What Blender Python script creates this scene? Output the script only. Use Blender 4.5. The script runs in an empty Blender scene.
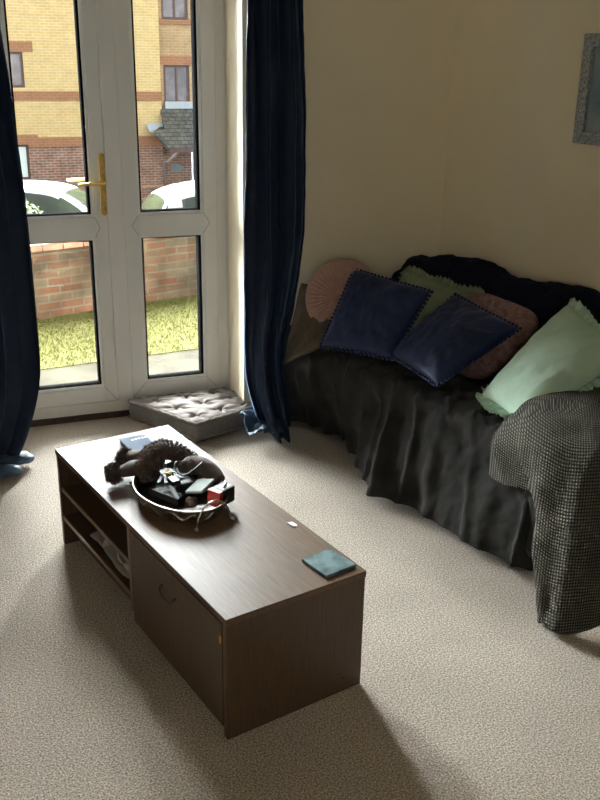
import bpy, bmesh, math, random
import numpy as np
from mathutils import Vector, Matrix, noise
PI = math.pi
sc = bpy.context.scene
C = sc.collection
random.seed(7); rng = np.random.default_rng(7)

# ------------------------------------------------------------------ camera, light, exposure
cam = bpy.data.cameras.new('camera'); camo = bpy.data.objects.new('camera', cam); C.objects.link(camo)
Rv, Uv, Fv = Vector((.9367, -.3495, .0170)), Vector((.1092, .3376, .9349)), Vector((.3316, .8747, -.3534))
Fv.normalize(); Rv = (Rv - Fv*Rv.dot(Fv)).normalized(); Uv = Rv.cross(Fv)
M = Matrix((Rv, Uv, -Fv)).transposed().to_4x4(); M.translation = Vector((0, 0, 1.6))
camo.matrix_world = M
cam.sensor_fit = 'VERTICAL'; cam.sensor_height = 36; cam.sensor_width = 27; cam.lens = 915.674*36/800
cam.clip_start = .05; cam.clip_end = 300
sc.camera = camo
sc.view_settings.view_transform = 'Standard'; sc.view_settings.look = 'None'
sc.view_settings.gamma = 1; sc.view_settings.use_curve_mapping = False
sc.view_settings.exposure = 1.24

SKY = 1.25
w = bpy.data.worlds.new('overcast_sky'); sc.world = w; w.use_nodes = True
nt = w.node_tree; bg = nt.nodes['Background']
bg.inputs[0].default_value = (.93, .97, 1, 1); bg.inputs[1].default_value = SKY
sun = bpy.data.lights.new('hazy_sun', 'SUN'); suno = bpy.data.objects.new('hazy_sun', sun); C.objects.link(suno)
sun.energy = 88.0; sun.angle = math.radians(95); sun.color = (.93, .97, 1)
suno.rotation_euler = Vector((.02, -1, -.58)).to_track_quat('-Z', 'Y').to_euler()
suno.location = (0, 20, 20)
# fill light added outside an invented window behind the camera
wl = bpy.data.lights.new('rear_fill_light', 'AREA'); wlo = bpy.data.objects.new('rear_fill_light', wl); C.objects.link(wlo)
wl.shape = 'RECTANGLE'; wl.size = 1.5; wl.size_y = 1.15; wl.energy = 4.0; wl.color = (1, .96, .9)
wlo.location = (-.6, -1.80, 1.5); wlo.rotation_euler = (math.radians(90), 0, 0)
try:
    sc.cycles.max_bounces = 14; sc.cycles.diffuse_bounces = 9; sc.cycles.transparent_max_bounces = 12
    sc.cycles.sample_clamp_indirect = 4; sc.cycles.use_denoising = True
except Exception: pass

# ------------------------------------------------------------------ materials
def mat(name, col, rough=.7, var=0, vs=20, bump=0, bs=200, metal=0, sheen=0, spec=.5, col2=None, stretch=(1,1,1), trans=0, detail=4, sheen_tint=None, ior=None, bdist=.002):
    m = bpy.data.materials.new(name); m.use_nodes = True
    n = m.node_tree.nodes; l = m.node_tree.links; b = n['Principled BSDF']
    b.inputs['Base Color'].default_value = (*col, 1); b.inputs['Roughness'].default_value = rough
    b.inputs['Metallic'].default_value = metal; b.inputs['Specular IOR Level'].default_value = spec
    if sheen:
        b.inputs['Sheen Weight'].default_value = sheen; b.inputs['Sheen Roughness'].default_value = .35
        b.inputs['Sheen Tint'].default_value = (*(sheen_tint or col), 1)
    if trans: b.inputs['Transmission Weight'].default_value = trans
    tc = n.new('ShaderNodeTexCoord'); mp = n.new('ShaderNodeMapping'); mp.inputs['Scale'].default_value = stretch
    l.new(tc.outputs['Object'], mp.inputs['Vector'])
    if var or col2:
        t = n.new('ShaderNodeTexNoise'); t.inputs['Scale'].default_value = vs; t.inputs['Detail'].default_value = detail
        l.new(mp.outputs[0], t.inputs['Vector'])
        r = n.new('ShaderNodeValToRGB'); l.new(t.outputs[0], r.inputs[0])
        c2 = col2 or tuple(c*(1+var) for c in col); c1 = col if col2 else tuple(c*(1-var) for c in col)
        r.color_ramp.elements[0].position = .35; r.color_ramp.elements[1].position = .65
        r.color_ramp.elements[0].color = (*c1, 1); r.color_ramp.elements[1].color = (*c2, 1)
        l.new(r.outputs[0], b.inputs['Base Color'])
    if bump:
        t2 = n.new('ShaderNodeTexNoise'); t2.inputs['Scale'].default_value = bs; t2.inputs['Detail'].default_value = 3
        l.new(mp.outputs[0], t2.inputs['Vector'])
        bp = n.new('ShaderNodeBump'); bp.inputs['Strength'].default_value = bump; bp.inputs['Distance'].default_value = bdist
        l.new(t2.outputs[0], bp.inputs['Height']); l.new(bp.outputs[0], b.inputs['Normal'])
    return m

def brick_mat(name, c1, c2, mortar, bw=.225, rh=.075, ms=.009, var=.25, axis='xz', k=.52):
    c1, c2, mortar = [tuple(x*k for x in c) for c in (c1, c2, mortar)]
    m = bpy.data.materials.new(name); m.use_nodes = True
    n = m.node_tree.nodes; l = m.node_tree.links; b = n['Principled BSDF']
    b.inputs['Roughness'].default_value = .9; b.inputs['Specular IOR Level'].default_value = .03
    tc = n.new('ShaderNodeTexCoord'); sp = n.new('ShaderNodeSeparateXYZ'); cb = n.new('ShaderNodeCombineXYZ')
    l.new(tc.outputs['Object'], sp.inputs[0]); l.new(sp.outputs[0], cb.inputs[0]); l.new(sp.outputs[2 if axis == 'xz' else 1], cb.inputs[1])
    t = n.new('ShaderNodeTexBrick'); t.inputs['Scale'].default_value = 1
    t.inputs['Brick Width'].default_value = bw; t.inputs['Row Height'].default_value = rh
    t.inputs['Mortar Size'].default_value = ms; t.inputs['Mortar Smooth'].default_value = .3
    t.inputs['Color1'].default_value = (*c1, 1); t.inputs['Color2'].default_value = (*c2, 1); t.inputs['Mortar'].default_value = (*mortar, 1)
    l.new(cb.outputs[0], t.inputs['Vector'])
    nz = n.new('ShaderNodeTexNoise'); nz.inputs['Scale'].default_value = 4; nz.inputs['Detail'].default_value = 6; l.new(tc.outputs['Object'], nz.inputs['Vector'])
    r = n.new('ShaderNodeMapRange'); r.inputs[1].default_value = .3; r.inputs[2].default_value = .7; r.inputs[3].default_value = 1-var; r.inputs[4].default_value = 1+var
    l.new(nz.outputs[0], r.inputs[0])
    mx = n.new('ShaderNodeVectorMath'); mx.operation = 'SCALE'; l.new(t.outputs[0], mx.inputs[0]); l.new(r.outputs[0], mx.inputs['Scale'])
    l.new(mx.outputs[0], b.inputs['Base Color'])
    bp = n.new('ShaderNodeBump'); bp.inputs['Strength'].default_value = .5; bp.inputs['Distance'].default_value = .006; bp.invert = True
    l.new(t.outputs['Fac'], bp.inputs['Height']); l.new(bp.outputs[0], b.inputs['Normal'])
    return m

def carpet_mat():
    m = mat('carpet', (.5, .44, .37), .95, spec=.1)
    n = m.node_tree.nodes; l = m.node_tree.links; b = n['Principled BSDF']
    tc = n.new('ShaderNodeTexCoord')
    a = n.new('ShaderNodeTexNoise'); a.inputs['Scale'].default_value = 200; a.inputs['Detail'].default_value = 3; a.inputs['Roughness'].default_value = .6
    v = n.new('ShaderNodeTexVoronoi'); v.inputs['Scale'].default_value = 260
    g = n.new('ShaderNodeTexNoise'); g.inputs['Scale'].default_value = 3; g.inputs['Detail'].default_value = 4
    for q in (a, v, g): l.new(tc.outputs['Object'], q.inputs['Vector'])
    r = n.new('ShaderNodeValToRGB'); l.new(a.outputs[0], r.inputs[0])
    e = r.color_ramp.elements; e[0].position = .36; e[0].color = (.215, .175, .135, 1); e[1].position = .64; e[1].color = (.78, .69, .585, 1)
    k = e.new(.5); k.color = (.485, .41, .335, 1)
    mr = n.new('ShaderNodeMapRange'); mr.inputs[1].default_value = .3; mr.inputs[2].default_value = .7; mr.inputs[3].default_value = .9; mr.inputs[4].default_value = 1.08
    l.new(g.outputs[0], mr.inputs[0])
    mx = n.new('ShaderNodeVectorMath'); mx.operation = 'SCALE'; l.new(r.outputs[0], mx.inputs[0]); l.new(mr.outputs[0], mx.inputs['Scale'])
    l.new(mx.outputs[0], b.inputs['Base Color'])
    ad = n.new('ShaderNodeMath'); ad.operation = 'ADD'; l.new(a.outputs[0], ad.inputs[0]); l.new(v.outputs[0], ad.inputs[1])
    bp = n.new('ShaderNodeBump'); bp.inputs['Strength'].default_value = .8; bp.inputs['Distance'].default_value = .006
    l.new(ad.outputs[0], bp.inputs['Height']); l.new(bp.outputs[0], b.inputs['Normal'])
    b.inputs['Sheen Weight'].default_value = .15
    return m

def weave_mat(name, c_hi, c_lo, fu, fv, bump=.8, dist=.004, rough=.9):
    """knit / waffle pattern on the cloth's own UV"""
    m = bpy.data.materials.new(name); m.use_nodes = True
    n = m.node_tree.nodes; l = m.node_tree.links; b = n['Principled BSDF']
    b.inputs['Roughness'].default_value = rough; b.inputs['Specular IOR Level'].default_value = .15
    uv = n.new('ShaderNodeUVMap'); sp = n.new('ShaderNodeSeparateXYZ'); l.new(uv.outputs[0], sp.inputs[0])
    nz = n.new('ShaderNodeTexNoise'); nz.inputs['Scale'].default_value = 14; l.new(uv.outputs[0], nz.inputs['Vector'])
    def wave(o, f):
        a = n.new('ShaderNodeMath'); a.operation = 'MULTIPLY'; l.new(o, a.inputs[0]); a.inputs[1].default_value = f*2*PI
        d = n.new('ShaderNodeMath'); d.operation = 'MULTIPLY_ADD'; l.new(nz.outputs[0], d.inputs[0]); d.inputs[1].default_value = .9; l.new(a.outputs[0], d.inputs[2])
        s = n.new('ShaderNodeMath'); s.operation = 'SINE'; l.new(d.outputs[0], s.inputs[0])
        h = n.new('ShaderNodeMath'); h.operation = 'MULTIPLY_ADD'; l.new(s.outputs[0], h.inputs[0]); h.inputs[1].default_value = .5; h.inputs[2].default_value = .5
        return h.outputs[0]
    mu = n.new('ShaderNodeMath'); mu.operation = 'MULTIPLY'; l.new(wave(sp.outputs[0], fu), mu.inputs[0]); l.new(wave(sp.outputs[1], fv), mu.inputs[1])
    r = n.new('ShaderNodeValToRGB'); l.new(mu.outputs[0], r.inputs[0])
    r.color_ramp.elements[0].position = .08; r.color_ramp.elements[0].color = (*c_lo, 1)
    r.color_ramp.elements[1].position = .6; r.color_ramp.elements[1].color = (*c_hi, 1)
    l.new(r.outputs[0], b.inputs['Base Color'])
    bp = n.new('ShaderNodeBump'); bp.inputs['Strength'].default_value = bump; bp.inputs['Distance'].default_value = dist
    l.new(mu.outputs[0], bp.inputs['Height']); l.new(bp.outputs[0], b.inputs['Normal'])
    return m

def glass_mat(name, tint=(.97, .99, .98), refl=1.0):
    m = bpy.data.materials.new(name); m.use_nodes = True
    n = m.node_tree.nodes; l = m.node_tree.links; n.remove(n['Principled BSDF'])
    t = n.new('ShaderNodeBsdfTransparent'); t.inputs[0].default_value = (*tint, 1)
    g = n.new('ShaderNodeBsdfGlossy'); g.inputs['Roughness'].default_value = .02
    f = n.new('ShaderNodeFresnel'); f.inputs[0].default_value = 1.45
    mu = n.new('ShaderNodeMath'); mu.operation = 'MULTIPLY'; mu.inputs[1].default_value = refl; l.new(f.outputs[0], mu.inputs[0])
    mx = n.new('ShaderNodeMixShader'); l.new(mu.outputs[0], mx.inputs[0]); l.new(t.outputs[0], mx.inputs[1]); l.new(g.outputs[0], mx.inputs[2])
    l.new(mx.outputs[0], n['Material Output'].inputs[0])
    return m

WALL = mat('wall_paint', (.80, .71, .53), .85, var=.03, vs=2, bump=.15, bs=120, spec=.2)
CEIL = mat('ceiling_paint', (.86, .84, .78), .9)
UPVC = mat('white_upvc', (.72, .71, .67), .35, var=.02, vs=5, spec=.5)
SEAM = mat('seam_dark', (.005, .005, .005), .95, spec=0)
WELD = mat('weld_grey', (.28, .28, .26), .6)
BEADM = mat('upvc_bead', (.76, .75, .71), .35)
BRASS = mat('brass', (.62, .44, .16), .28, metal=1, var=.15, vs=60)
GLASS = glass_mat('window_glass')
CARPET = carpet_mat()
DARKWOOD = mat('threshold_wood', (.035, .02, .015), .6, var=.3, vs=30)
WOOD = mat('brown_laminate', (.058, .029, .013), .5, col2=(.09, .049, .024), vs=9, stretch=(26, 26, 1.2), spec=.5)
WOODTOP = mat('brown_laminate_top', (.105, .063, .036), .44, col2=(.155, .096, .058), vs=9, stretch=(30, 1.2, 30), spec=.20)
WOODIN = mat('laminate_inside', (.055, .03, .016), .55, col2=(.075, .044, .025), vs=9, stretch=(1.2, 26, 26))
EDGEM = mat('pale_edge_band', (.17, .11, .07), .45)
VELVET = mat('navy_velvet', (.006, .013, .032), .7, sheen=.55, sheen_tint=(.16, .30, .55), var=.2, vs=25, bump=.15, bs=90, spec=.25)
SATIN = mat('navy_satin_velvet', (.011, .018, .062), .55, sheen=.6, sheen_tint=(.12, .16, .36), var=.15, vs=18, bump=.2, bs=60, spec=.25)
NAVYTHROW = mat('navy_fleece', (.006, .008, .018), .95, sheen=.25, sheen_tint=(.05, .07, .14), bump=.5, bs=180, spec=.1)
CHARCOAL = mat('charcoal_cotton', (.028, .0262, .0245), .95, sheen=.10, sheen_tint=(.3, .3, .3), var=.25, vs=9, bump=.35, bs=300, spec=.1)
SAGE = mat('sage_cotton', (.42, .56, .44), .85, var=.06, vs=12, bump=.25, bs=120, spec=.15)
SAGEDK = mat('sage_grey_cotton', (.20, .23, .15), .9, var=.1, vs=12, bump=.3, bs=120, spec=.1)
PINKV = mat('dusty_pink_velvet', (.36, .22, .185), .8, sheen=.4, sheen_tint=(.6, .45, .4), var=.08, vs=30, spec=.15)
PINKF = mat('dusty_rose_fleece', (.21, .125, .12), .95, sheen=.3, sheen_tint=(.5, .35, .35), var=.25, vs=45, bump=1, bs=140, spec=.1, bdist=.008)
TAUPE = weave_mat('taupe_knit', (.22, .175, .135), (.10, .08, .06), 110, 110, .8, .004)
KNIT = weave_mat('grey_waffle_knit', (.20, .183, .148), (.034, .031, .025), 100, 100, 1.0, .006)
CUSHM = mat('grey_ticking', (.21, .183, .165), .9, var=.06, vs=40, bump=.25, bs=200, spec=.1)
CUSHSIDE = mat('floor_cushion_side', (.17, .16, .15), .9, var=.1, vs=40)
SILVER = mat('antique_silver', (.55, .52, .48), .3, metal=1, var=.35, vs=90, bump=.6, bs=150)
FRAMEM = mat('hammered_silver', (.36, .38, .40), .45, metal=.6, var=.4, vs=120, bump=1.0, bs=110, bdist=.004)
FURM = mat('brown_fur', (.075, .044, .032), .85, col2=(.17, .11, .082), vs=50)
SUEDE = mat('brown_suede', (.07, .046, .037), .8, var=.2, vs=40, sheen=.3, sheen_tint=(.3, .22, .18))
BLACK = mat('black_plastic', (.008, .008, .008), .4, spec=.25)
BLACKL = mat('black_leather', (.012, .011, .011), .4, bump=.4, bs=200)
STEEL = mat('steel', (.18, .18, .185), .35, metal=1)
RED = mat('red_card', (.45, .035, .02), .45)
PAPER = mat('white_paper', (.75, .75, .74), .7)
GREYC = mat('grey_case', (.12, .14, .125), .6, spec=.2)
BLUEBK = mat('blue_book_cloth', (.03, .06, .11), .8, var=.1, vs=30)
SLATE = mat('teal_slate', (.06, .11, .12), .25, col2=(.20, .29, .30), vs=22, spec=.6)
ORANGE = mat('orange_sticker', (.6, .26, .03), .6)

# ------------------------------------------------------------------ mesh helpers
def mesh_obj(name, verts, faces, m, parent=None, smooth=True, uvs=None, mats=None, fmat=None):
    me = bpy.data.meshes.new(name); me.from_pydata([tuple(v) for v in verts], [], [tuple(f) for f in faces]); me.update()
    for mm in (mats or [m]): me.materials.append(mm)
    if fmat is not None: me.polygons.foreach_set('material_index', fmat)
    me.polygons.foreach_set('use_smooth', [smooth]*len(me.polygons))
    if uvs is not None:
        ul = me.uv_layers.new(name='UVMap'); li = np.zeros(len(me.loops), np.int32); me.loops.foreach_get('vertex_index', li)
        ul.data.foreach_set('uv', np.asarray(uvs)[li].ravel())
    o = bpy.data.objects.new(name, me); C.objects.link(o)
    if parent: o.parent = parent
    return o

class MB:
    """collects shapes for ONE mesh"""
    def __init__(s): s.v = []; s.f = []; s.m = []; s.sm = []
    def add(s, v, f, mi=0, smooth=False):
        k = len(s.v); s.v += [tuple(x) for x in v]; s.f += [tuple(i+k for i in q) for q in f]; s.m += [mi]*len(f); s.sm += [smooth]*len(f); return s
    def box(s, x0, x1, y0, y1, z0, z1, mi=0, T=None):
        v = [(x, y, z) for x in (x0, x1) for y in (y0, y1) for z in (z0, z1)]
        if T: v = [T(*p) for p in v]
        return s.add(v, [(0, 1, 3, 2), (4, 6, 7, 5), (0, 4, 5, 1), (2, 3, 7, 6), (0, 2, 6, 4), (1, 5, 7, 3)], mi)
    def hexa(s, pts, mi=0):  # 4 bottom (ccw) + 4 top
        return s.add(pts, [(3, 2, 1, 0), (4, 5, 6, 7), (0, 1, 5, 4), (1, 2, 6, 5), (2, 3, 7, 6), (3, 0, 4, 7)], mi)
    def tube(s, pts, r, n=8, mi=0, cap=True, closed=False):
        pts = [Vector(p) for p in pts]; N = len(pts); rings = []
        up = Vector((0, 0, 1))
        for i, p in enumerate(pts):
            a = pts[(i-1) % N] if (closed or i > 0) else p; b = pts[(i+1) % N] if (closed or i < N-1) else p
            t = (b-a).normalized(); u = t.cross(up)
            if u.length < 1e-3: u = t.cross(Vector((1, 0, 0)))
            u.normalize(); q = u.cross(t).normalized()
            rr = r[i] if hasattr(r, '__len__') else r
            rings.append([p+(u*math.cos(2*PI*k/n)+q*math.sin(2*PI*k/n))*rr for k in range(n)])
        v = [x for g in rings for x in g]; f = []
        for i in range(N if closed else N-1):
            for k in range(n):
                a = i*n+k; b = i*n+(k+1) % n; j = ((i+1) % N)*n
                f.append((a, b, j+(k+1) % n, j+k))
        if cap and not closed: f.append(tuple(range(n))[::-1]); f.append(tuple((N-1)*n+k for k in range(n)))
        return s.add(v, f, mi, True)
    def build(s, name, mats, parent=None, bevel=0):
        mats = mats if isinstance(mats, list) else [mats]
        o = mesh_obj(name, s.v, s.f, None, parent, False, mats=mats, fmat=s.m)
        o.data.polygons.foreach_set('use_smooth', s.sm)
        bm = bmesh.new(); bm.from_mesh(o.data); bmesh.ops.recalc_face_normals(bm, faces=bm.faces)
        if bevel:
            es = [e for e in bm.edges if len(e.link_faces) == 2 and e.calc_face_angle(0) > .5]
            bmesh.ops.bevel(bm, geom=es, offset=bevel, segments=2, affect='EDGES', profile=.6)
        bm.to_mesh(o.data); bm.free()
        return o

def tag(o, label=None, cat=None, group=None, kind=None):
    if label: o['label'] = label
    if cat: o['category'] = cat
    if group: o['group'] = group
    if kind: o['kind'] = kind
    return o
def struct(o): o['kind'] = 'structure'; return o
def empty(name, loc, rz=0):
    o = bpy.data.objects.new(name, None); C.objects.link(o); o.location = loc; o.rotation_euler = (0, 0, rz); o.empty_display_size = .05
    return o
def adopt(root, *obs):
    """parent world-built parts to a thing without moving them"""
    mi = (Matrix.Translation(root.location) @ root.rotation_euler.to_matrix().to_4x4()).inverted()
    for o in obs:
        o.data.transform(mi); o.parent = root
    return root
def origin_to(o, p):
    """put a single-mesh thing's origin at p"""
    o.data.transform(Matrix.Translation(-Vector(p))); o.location = p; return o

def crom(P, n):
    """Catmull-Rom along axis 0: P (k, ...) -> (n, ...)"""
    P = np.asarray(P, float); k = len(P); E = np.concatenate([[2*P[0]-P[1]], P, [2*P[-1]-P[-2]]])
    t = np.linspace(0, k-1, n); i = np.minimum(t.astype(int), k-2); f = (t-i).reshape((-1,)+(1,)*(P.ndim-1))
    a, b, c, d = E[i], E[i+1], E[i+2], E[i+3]
    return .5*((2*b)+(-a+c)*f+(2*a-5*b+4*c-d)*f**2+(-a+3*b-3*c+d)*f**3)
def loft(G, nu, nv):
    g = crom(G, nu); return np.swapaxes(crom(np.swapaxes(g, 0, 1), nv), 0, 1)
def gnormals(g):
    du = np.gradient(g, axis=0); dv = np.gradient(g, axis=1); n = np.cross(du, dv); return n/(np.linalg.norm(n, axis=2, keepdims=True)+1e-9)
def grid_faces(nu, nv, off=0):
    return [(off+i*nv+j, off+i*nv+j+1, off+(i+1)*nv+j+1, off+(i+1)*nv+j) for i in range(nu-1) for j in range(nv-1)]
def sheet(name, g, m, parent=None, thick=.004, uv=None):
    nu, nv = g.shape[:2]
    if uv is None:
        lu = np.concatenate([[0], np.cumsum(np.linalg.norm(np.diff(g[:, nv//2], axis=0), axis=1))])
        lv = np.concatenate([[0], np.cumsum(np.linalg.norm(np.diff(g[nu//2], axis=0), axis=1))])
        uv = np.stack(np.meshgrid(lu, lv, indexing='ij'), -1)
    o = mesh_obj(name, g.reshape(-1, 3), grid_faces(nu, nv), m, parent, True, uv.reshape(-1, 2))
    if thick:
        s = o.modifiers.new('thickness', 'SOLIDIFY'); s.thickness = thick; s.offset = 0
    return o
def fbm(P, sc_, seed=0, oct_=3):
    """noise on an (..., 3) array"""
    sh = P.shape[:-1]; Q = P.reshape(-1, 3)*sc_+seed*7.31
    return np.array([noise.fractal(Vector(q), .6, 2.0, oct_) for q in Q]).reshape(sh)

# sofa frame: s along the right wall towards the camera, d out from that wall
AW = .2
WC = Vector((2.113, 3.77, 0)); WV = Vector((math.sin(AW), -math.cos(AW), 0)); WN = Vector((-math.cos(AW), -math.sin(AW), 0))
def S(s, d, z): return WC+WV*s+WN*d+Vector((0, 0, z))
def Sarr(G):
    G = np.asarray(G, float); return np.array(WC)+G[..., :1]*np.array(WV)+G[..., 1:2]*np.array(WN)+np.concatenate([np.zeros_like(G[..., :2]), G[..., 2:3]], -1)

# ------------------------------------------------------------------ room shell
DY = 4.02; YW = 3.77; XL, XRV = .15, 1.154; ZT = 2.10; YB = 4.14; CH = 2.4
far = WC+WV*6.0
b = MB().hexa([(-1.9, -1.6, -.1), (far.x, -1.6, -.1), (WC.x+.15, YB-.02, -.1), (-1.9, YB-.02, -.1), (-1.9, -1.6, 0), (far.x, -1.6, 0), (WC.x+.15, YB-.02, 0), (-1.9, YB-.02, 0)])
struct(b.build('floor', CARPET))
struct(MB().box(-2.05, 3.6, -1.75, YB+.1, CH, CH+.1).build('ceiling', CEIL))
b = MB(); b.box(-2.0, XL, YW, YB, 0, CH); b.box(XRV, 2.3, YW, YB, 0, CH); b.box(XL, XRV, YW, YB, ZT, CH)
struct(b.build('wall_far', WALL))
b = MB(); q0, q1 = WC, WC+WV*5.7
o2 = WN*-.15
b.hexa([q0+o2-WV*.4, q1+o2, q1, q0-WV*.02]+[p+Vector((0, 0, CH)) for p in (q0+o2-WV*.4, q1+o2, q1, q0-WV*.02)])
struct(b.build('wall_right', WALL))
struct(MB().box(-2.0, -1.85, -1.7, YW, 0, CH).build('wall_left', WALL))
b = MB(); b.box(-2.0, -1.35, -1.75, -1.6, 0, CH); b.box(.15, 3.5, -1.75, -1.6, 0, CH); b.box(-1.35, .15, -1.75, -1.6, 0, .92); b.box(-1.35, .15, -1.75, -1.6, 2.08, CH)
struct(b.build('wall_near', WALL))
wn = empty('added_window_1', (-.6, -1.7, .92)); struct(wn)  # unseen window, added so the rear fill light has an opening
b = MB(); b.box(-1.35, -1.29, -1.72, -1.66, .92, 2.08); b.box(.09, .15, -1.72, -1.66, .92, 2.08); b.box(-1.29, .09, -1.72, -1.66, .92, .98); b.box(-1.29, .09, -1.72, -1.66, 2.02, 2.08); b.box(-.63, -.57, -1.72, -1.66, .98, 2.02)
adopt(wn, b.build('window_frame', UPVC, bevel=.003), MB().box(-1.29, .09, -1.70, -1.695, .98, 2.02).build('glass_pane', GLASS))
# outer frame of the doors and threshold
b = MB(); b.box(XL, .193, DY-.0, DY+.07, .03, ZT); b.box(1.107, XRV, DY-.0, DY+.07, .03, ZT); b.box(XL, XRV, DY, DY+.07, 2.045, ZT); b.box(XL, XRV, DY-.004, DY+.07, .028, .082)
b.box(1.1495, XRV, DY-.012, DY, .03, ZT)
struct(b.build('trim_1', UPVC, bevel=.002))
struct(MB().box(XL, XRV, DY-.012, DY+.05, 0, .028).build('trim_2', DARKWOOD))

def leaf(name, x0, x1, g0, g1, extra=None):
    r = empty(name, (x0, DY, .085)); struct(r)
    zs = (.086, .170, .828, .944, 1.955, 2.042)
    b = MB(); y0, y1 = DY-.012, DY+.055
    b.box(x0, g0-.014, y0, y1, zs[0], zs[5]); b.box(g1+.014, x1, y0, y1, zs[0], zs[5])
    b.box(g0-.014, g1+.014, y0, y1, zs[0], zs[1]-.014); b.box(g0-.014, g1+.014, y0, y1, zs[2]+.014, zs[3]-.014); b.box(g0-.014, g1+.014, y0, y1, zs[4]+.014, zs[5])
    fr = b.build('door_frame', UPVC, bevel=.0025)
    # weld seams of the mitred joints
    m = MB(); yy = y0-.0006
    def line(ax, az, bx, bz, w=.0011):
        d = Vector((bx-ax, 0, bz-az)).normalized(); n = Vector((-d.z, 0, d.x))*w
        a_, b_ = Vector((ax, yy, az)), Vector((bx, yy, bz)); o = Vector((0, .002, 0))
        m.hexa([a_-n, b_-n, b_+n, a_+n, a_-n+o, b_-n+o, b_+n+o, a_+n+o])
    zm = (zs[2]+zs[3])/2
    for gx, ex in ((g0-.014, x0+.034), (g1+.014, x1-.034)):
        line(gx, zs[3]-.014, ex, zm); line(gx, zs[2]+.014, ex, zm)
    line(g0-.014, zs[1]-.014, x0, zs[0]); line(g1+.014, zs[1]-.014, x1, zs[0])
    line(g0-.014, zs[4]+.014, x0, zs[5]); line(g1+.014, zs[4]+.014, x1, zs[5])
    sm = m.build('weld_seam', WELD)
    kids = [fr, sm]
    for (za, zb) in ((zs[1], zs[2]), (zs[3], zs[4])):
        bd = MB()
        for (xa, xb, zc, zd) in ((g0-.014, g0-.002, za-.014, zb+.014), (g1+.002, g1+.014, za-.014, zb+.014)):
            bd.box(xa, xb, y0+.006, y1-.01, zc, zd)
        bd.box(g0-.002, g1+.002, y0+.006, y1-.01, za-.014, za-.002); bd.box(g0-.002, g1+.002, y0+.006, y1-.01, zb+.002, zb+.014)
        kids.append(bd.build('glazing_bead', BEADM, bevel=.0015))
        gk = MB()
        gk.box(g0-.002, g0+.006, y0+.012, y1+.002, za-.002, zb+.002); gk.box(g1-.007, g1+.002, y0+.012, y1+.002, za-.002, zb+.002)
        gk.box(g0, g1, y0+.012, y1-.012, za-.002, za+.003); gk.box(g0, g1, y0+.012, y1-.012, zb-.003, zb+.002)
        kids.append(gk.build('gasket', SEAM))
        kids.append(MB().box(g0, g1, DY+.02, DY+.024, za, zb).build('glass_pane', GLASS))
    adopt(r, *kids); return r
d1 = leaf('door_1', .196, .617, .268, .547)
d2 = leaf('door_2', .687, 1.104, .763, 1.029)
b = MB().box(.617, .684, DY-.026, DY+.055, .086, 2.042)
adopt(d1, b.build('closing_strip', UPVC, bevel=.003))
# brass handle
def handle(yside, lx, sgn):
    b = MB(); N = 24; v = []; w_ = .0135
    ring = []
    for k in range(N):
        a = 2*PI*k/N; cz = 1.197-w_ if math.sin(a) >= 0 else .937+w_
        ring.append((.605+w_*math.cos(a), cz+w_*math.sin(a)))
    for (y, s_) in ((yside, 1), (yside-sgn*.006, 1), (yside-sgn*.009, .75)):
        v += [(.605+(x-.605)*s_, y, z) for x, z in ring]
    f = [tuple(range(N))[::-1], tuple(2*N+k for k in range(N))]
    for i in range(2):
        for k in range(N): f.append((i*N+k, i*N+(k+1) % N, (i+1)*N+(k+1) % N, (i+1)*N+k))
    b.add(v, f); b.tube([(.605, yside-sgn*.004, 1.078), (.605, yside-sgn*.045, 1.078)], .009, 12)
    b.tube([(.613, yside-sgn*.045, 1.078), (.56, yside-sgn*.048, 1.077), (lx, yside-sgn*.047, 1.073)], [.0085, .0075, .0065], 12)
    b.tube([(.605, yside-sgn*.009, .965), (.605, yside-sgn*.0125, .965)], .007, 12)
    return b.build('door_handle', BRASS)
h = handle(DY-.012, .497, 1); adopt(d1, h); tag(h, 'brass lever handle on a long backplate')
h = handle(DY+.055, .47, -1); adopt(d1, h)

# ------------------------------------------------------------------ outside
def hole_wall(b, x0, x1, z0, z1, y0, y1, holes, mi=0):
    xs = sorted({x0, x1, *[h[0] for h in holes], *[h[1] for h in holes]}); zs = sorted({z0, z1, *[h[2] for h in holes], *[h[3] for h in holes]})
    xs = [x for x in xs if x0 <= x <= x1]; zs = [z for z in zs if z0 <= z <= z1]
    for a, c in zip(xs, xs[1:]):
        for e, f in zip(zs, zs[1:]):
            mx, mz = (a+c)/2, (e+f)/2
            if any(h[0] < mx < h[1] and h[2] < mz < h[3] for h in holes): continue
            b.box(a, c, y0, y1, e, f, mi)
PAVE = brick_mat('paving_slabs', (.0185, .0163, .0110), (.0155, .0138, .0095), (.007, .008, .003), .6, .6, .012, .55, 'xy', 1)
LAWN = mat('lawn_soil', (.040, .040, .012), .95, col2=(.050, .046, .018), vs=5, spec=.02, bump=.8, bs=60, bdist=.02)
BLADE = mat('grass_blades', (.034, .037, .010), .9, col2=(.052, .048, .018), vs=3, spec=.03)
ASPH = mat('asphalt', (.04, .04, .038), .9, var=.15, vs=20)
GBRICK = brick_mat('garden_brick', (.12, .056, .037), (.092, .076, .056), (.11, .096, .074), .17, .056, .008, .6)
GBRICK2 = mat('brick_coping', (.15, .085, .06), .9, var=.3, vs=14)
YB_ = brick_mat('yellow_brick', (.86, .62, .27), (.80, .54, .22), (.88, .72, .45), .225, .075, .012, .08, 'xz', .56)
OB_ = brick_mat('ochre_brick', (.66, .45, .22), (.60, .36, .17), (.66, .52, .36), .225, .075, .012, .12)
RB_ = brick_mat('red_band_brick', (.52, .22, .12), (.48, .24, .13), (.55, .34, .22), .225, .075, .010, .1)
MB_ = brick_mat('multi_red_brick', (.42, .18, .12), (.34, .20, .15), (.60, .48, .40), .225, .075, .012, .3)
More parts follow.
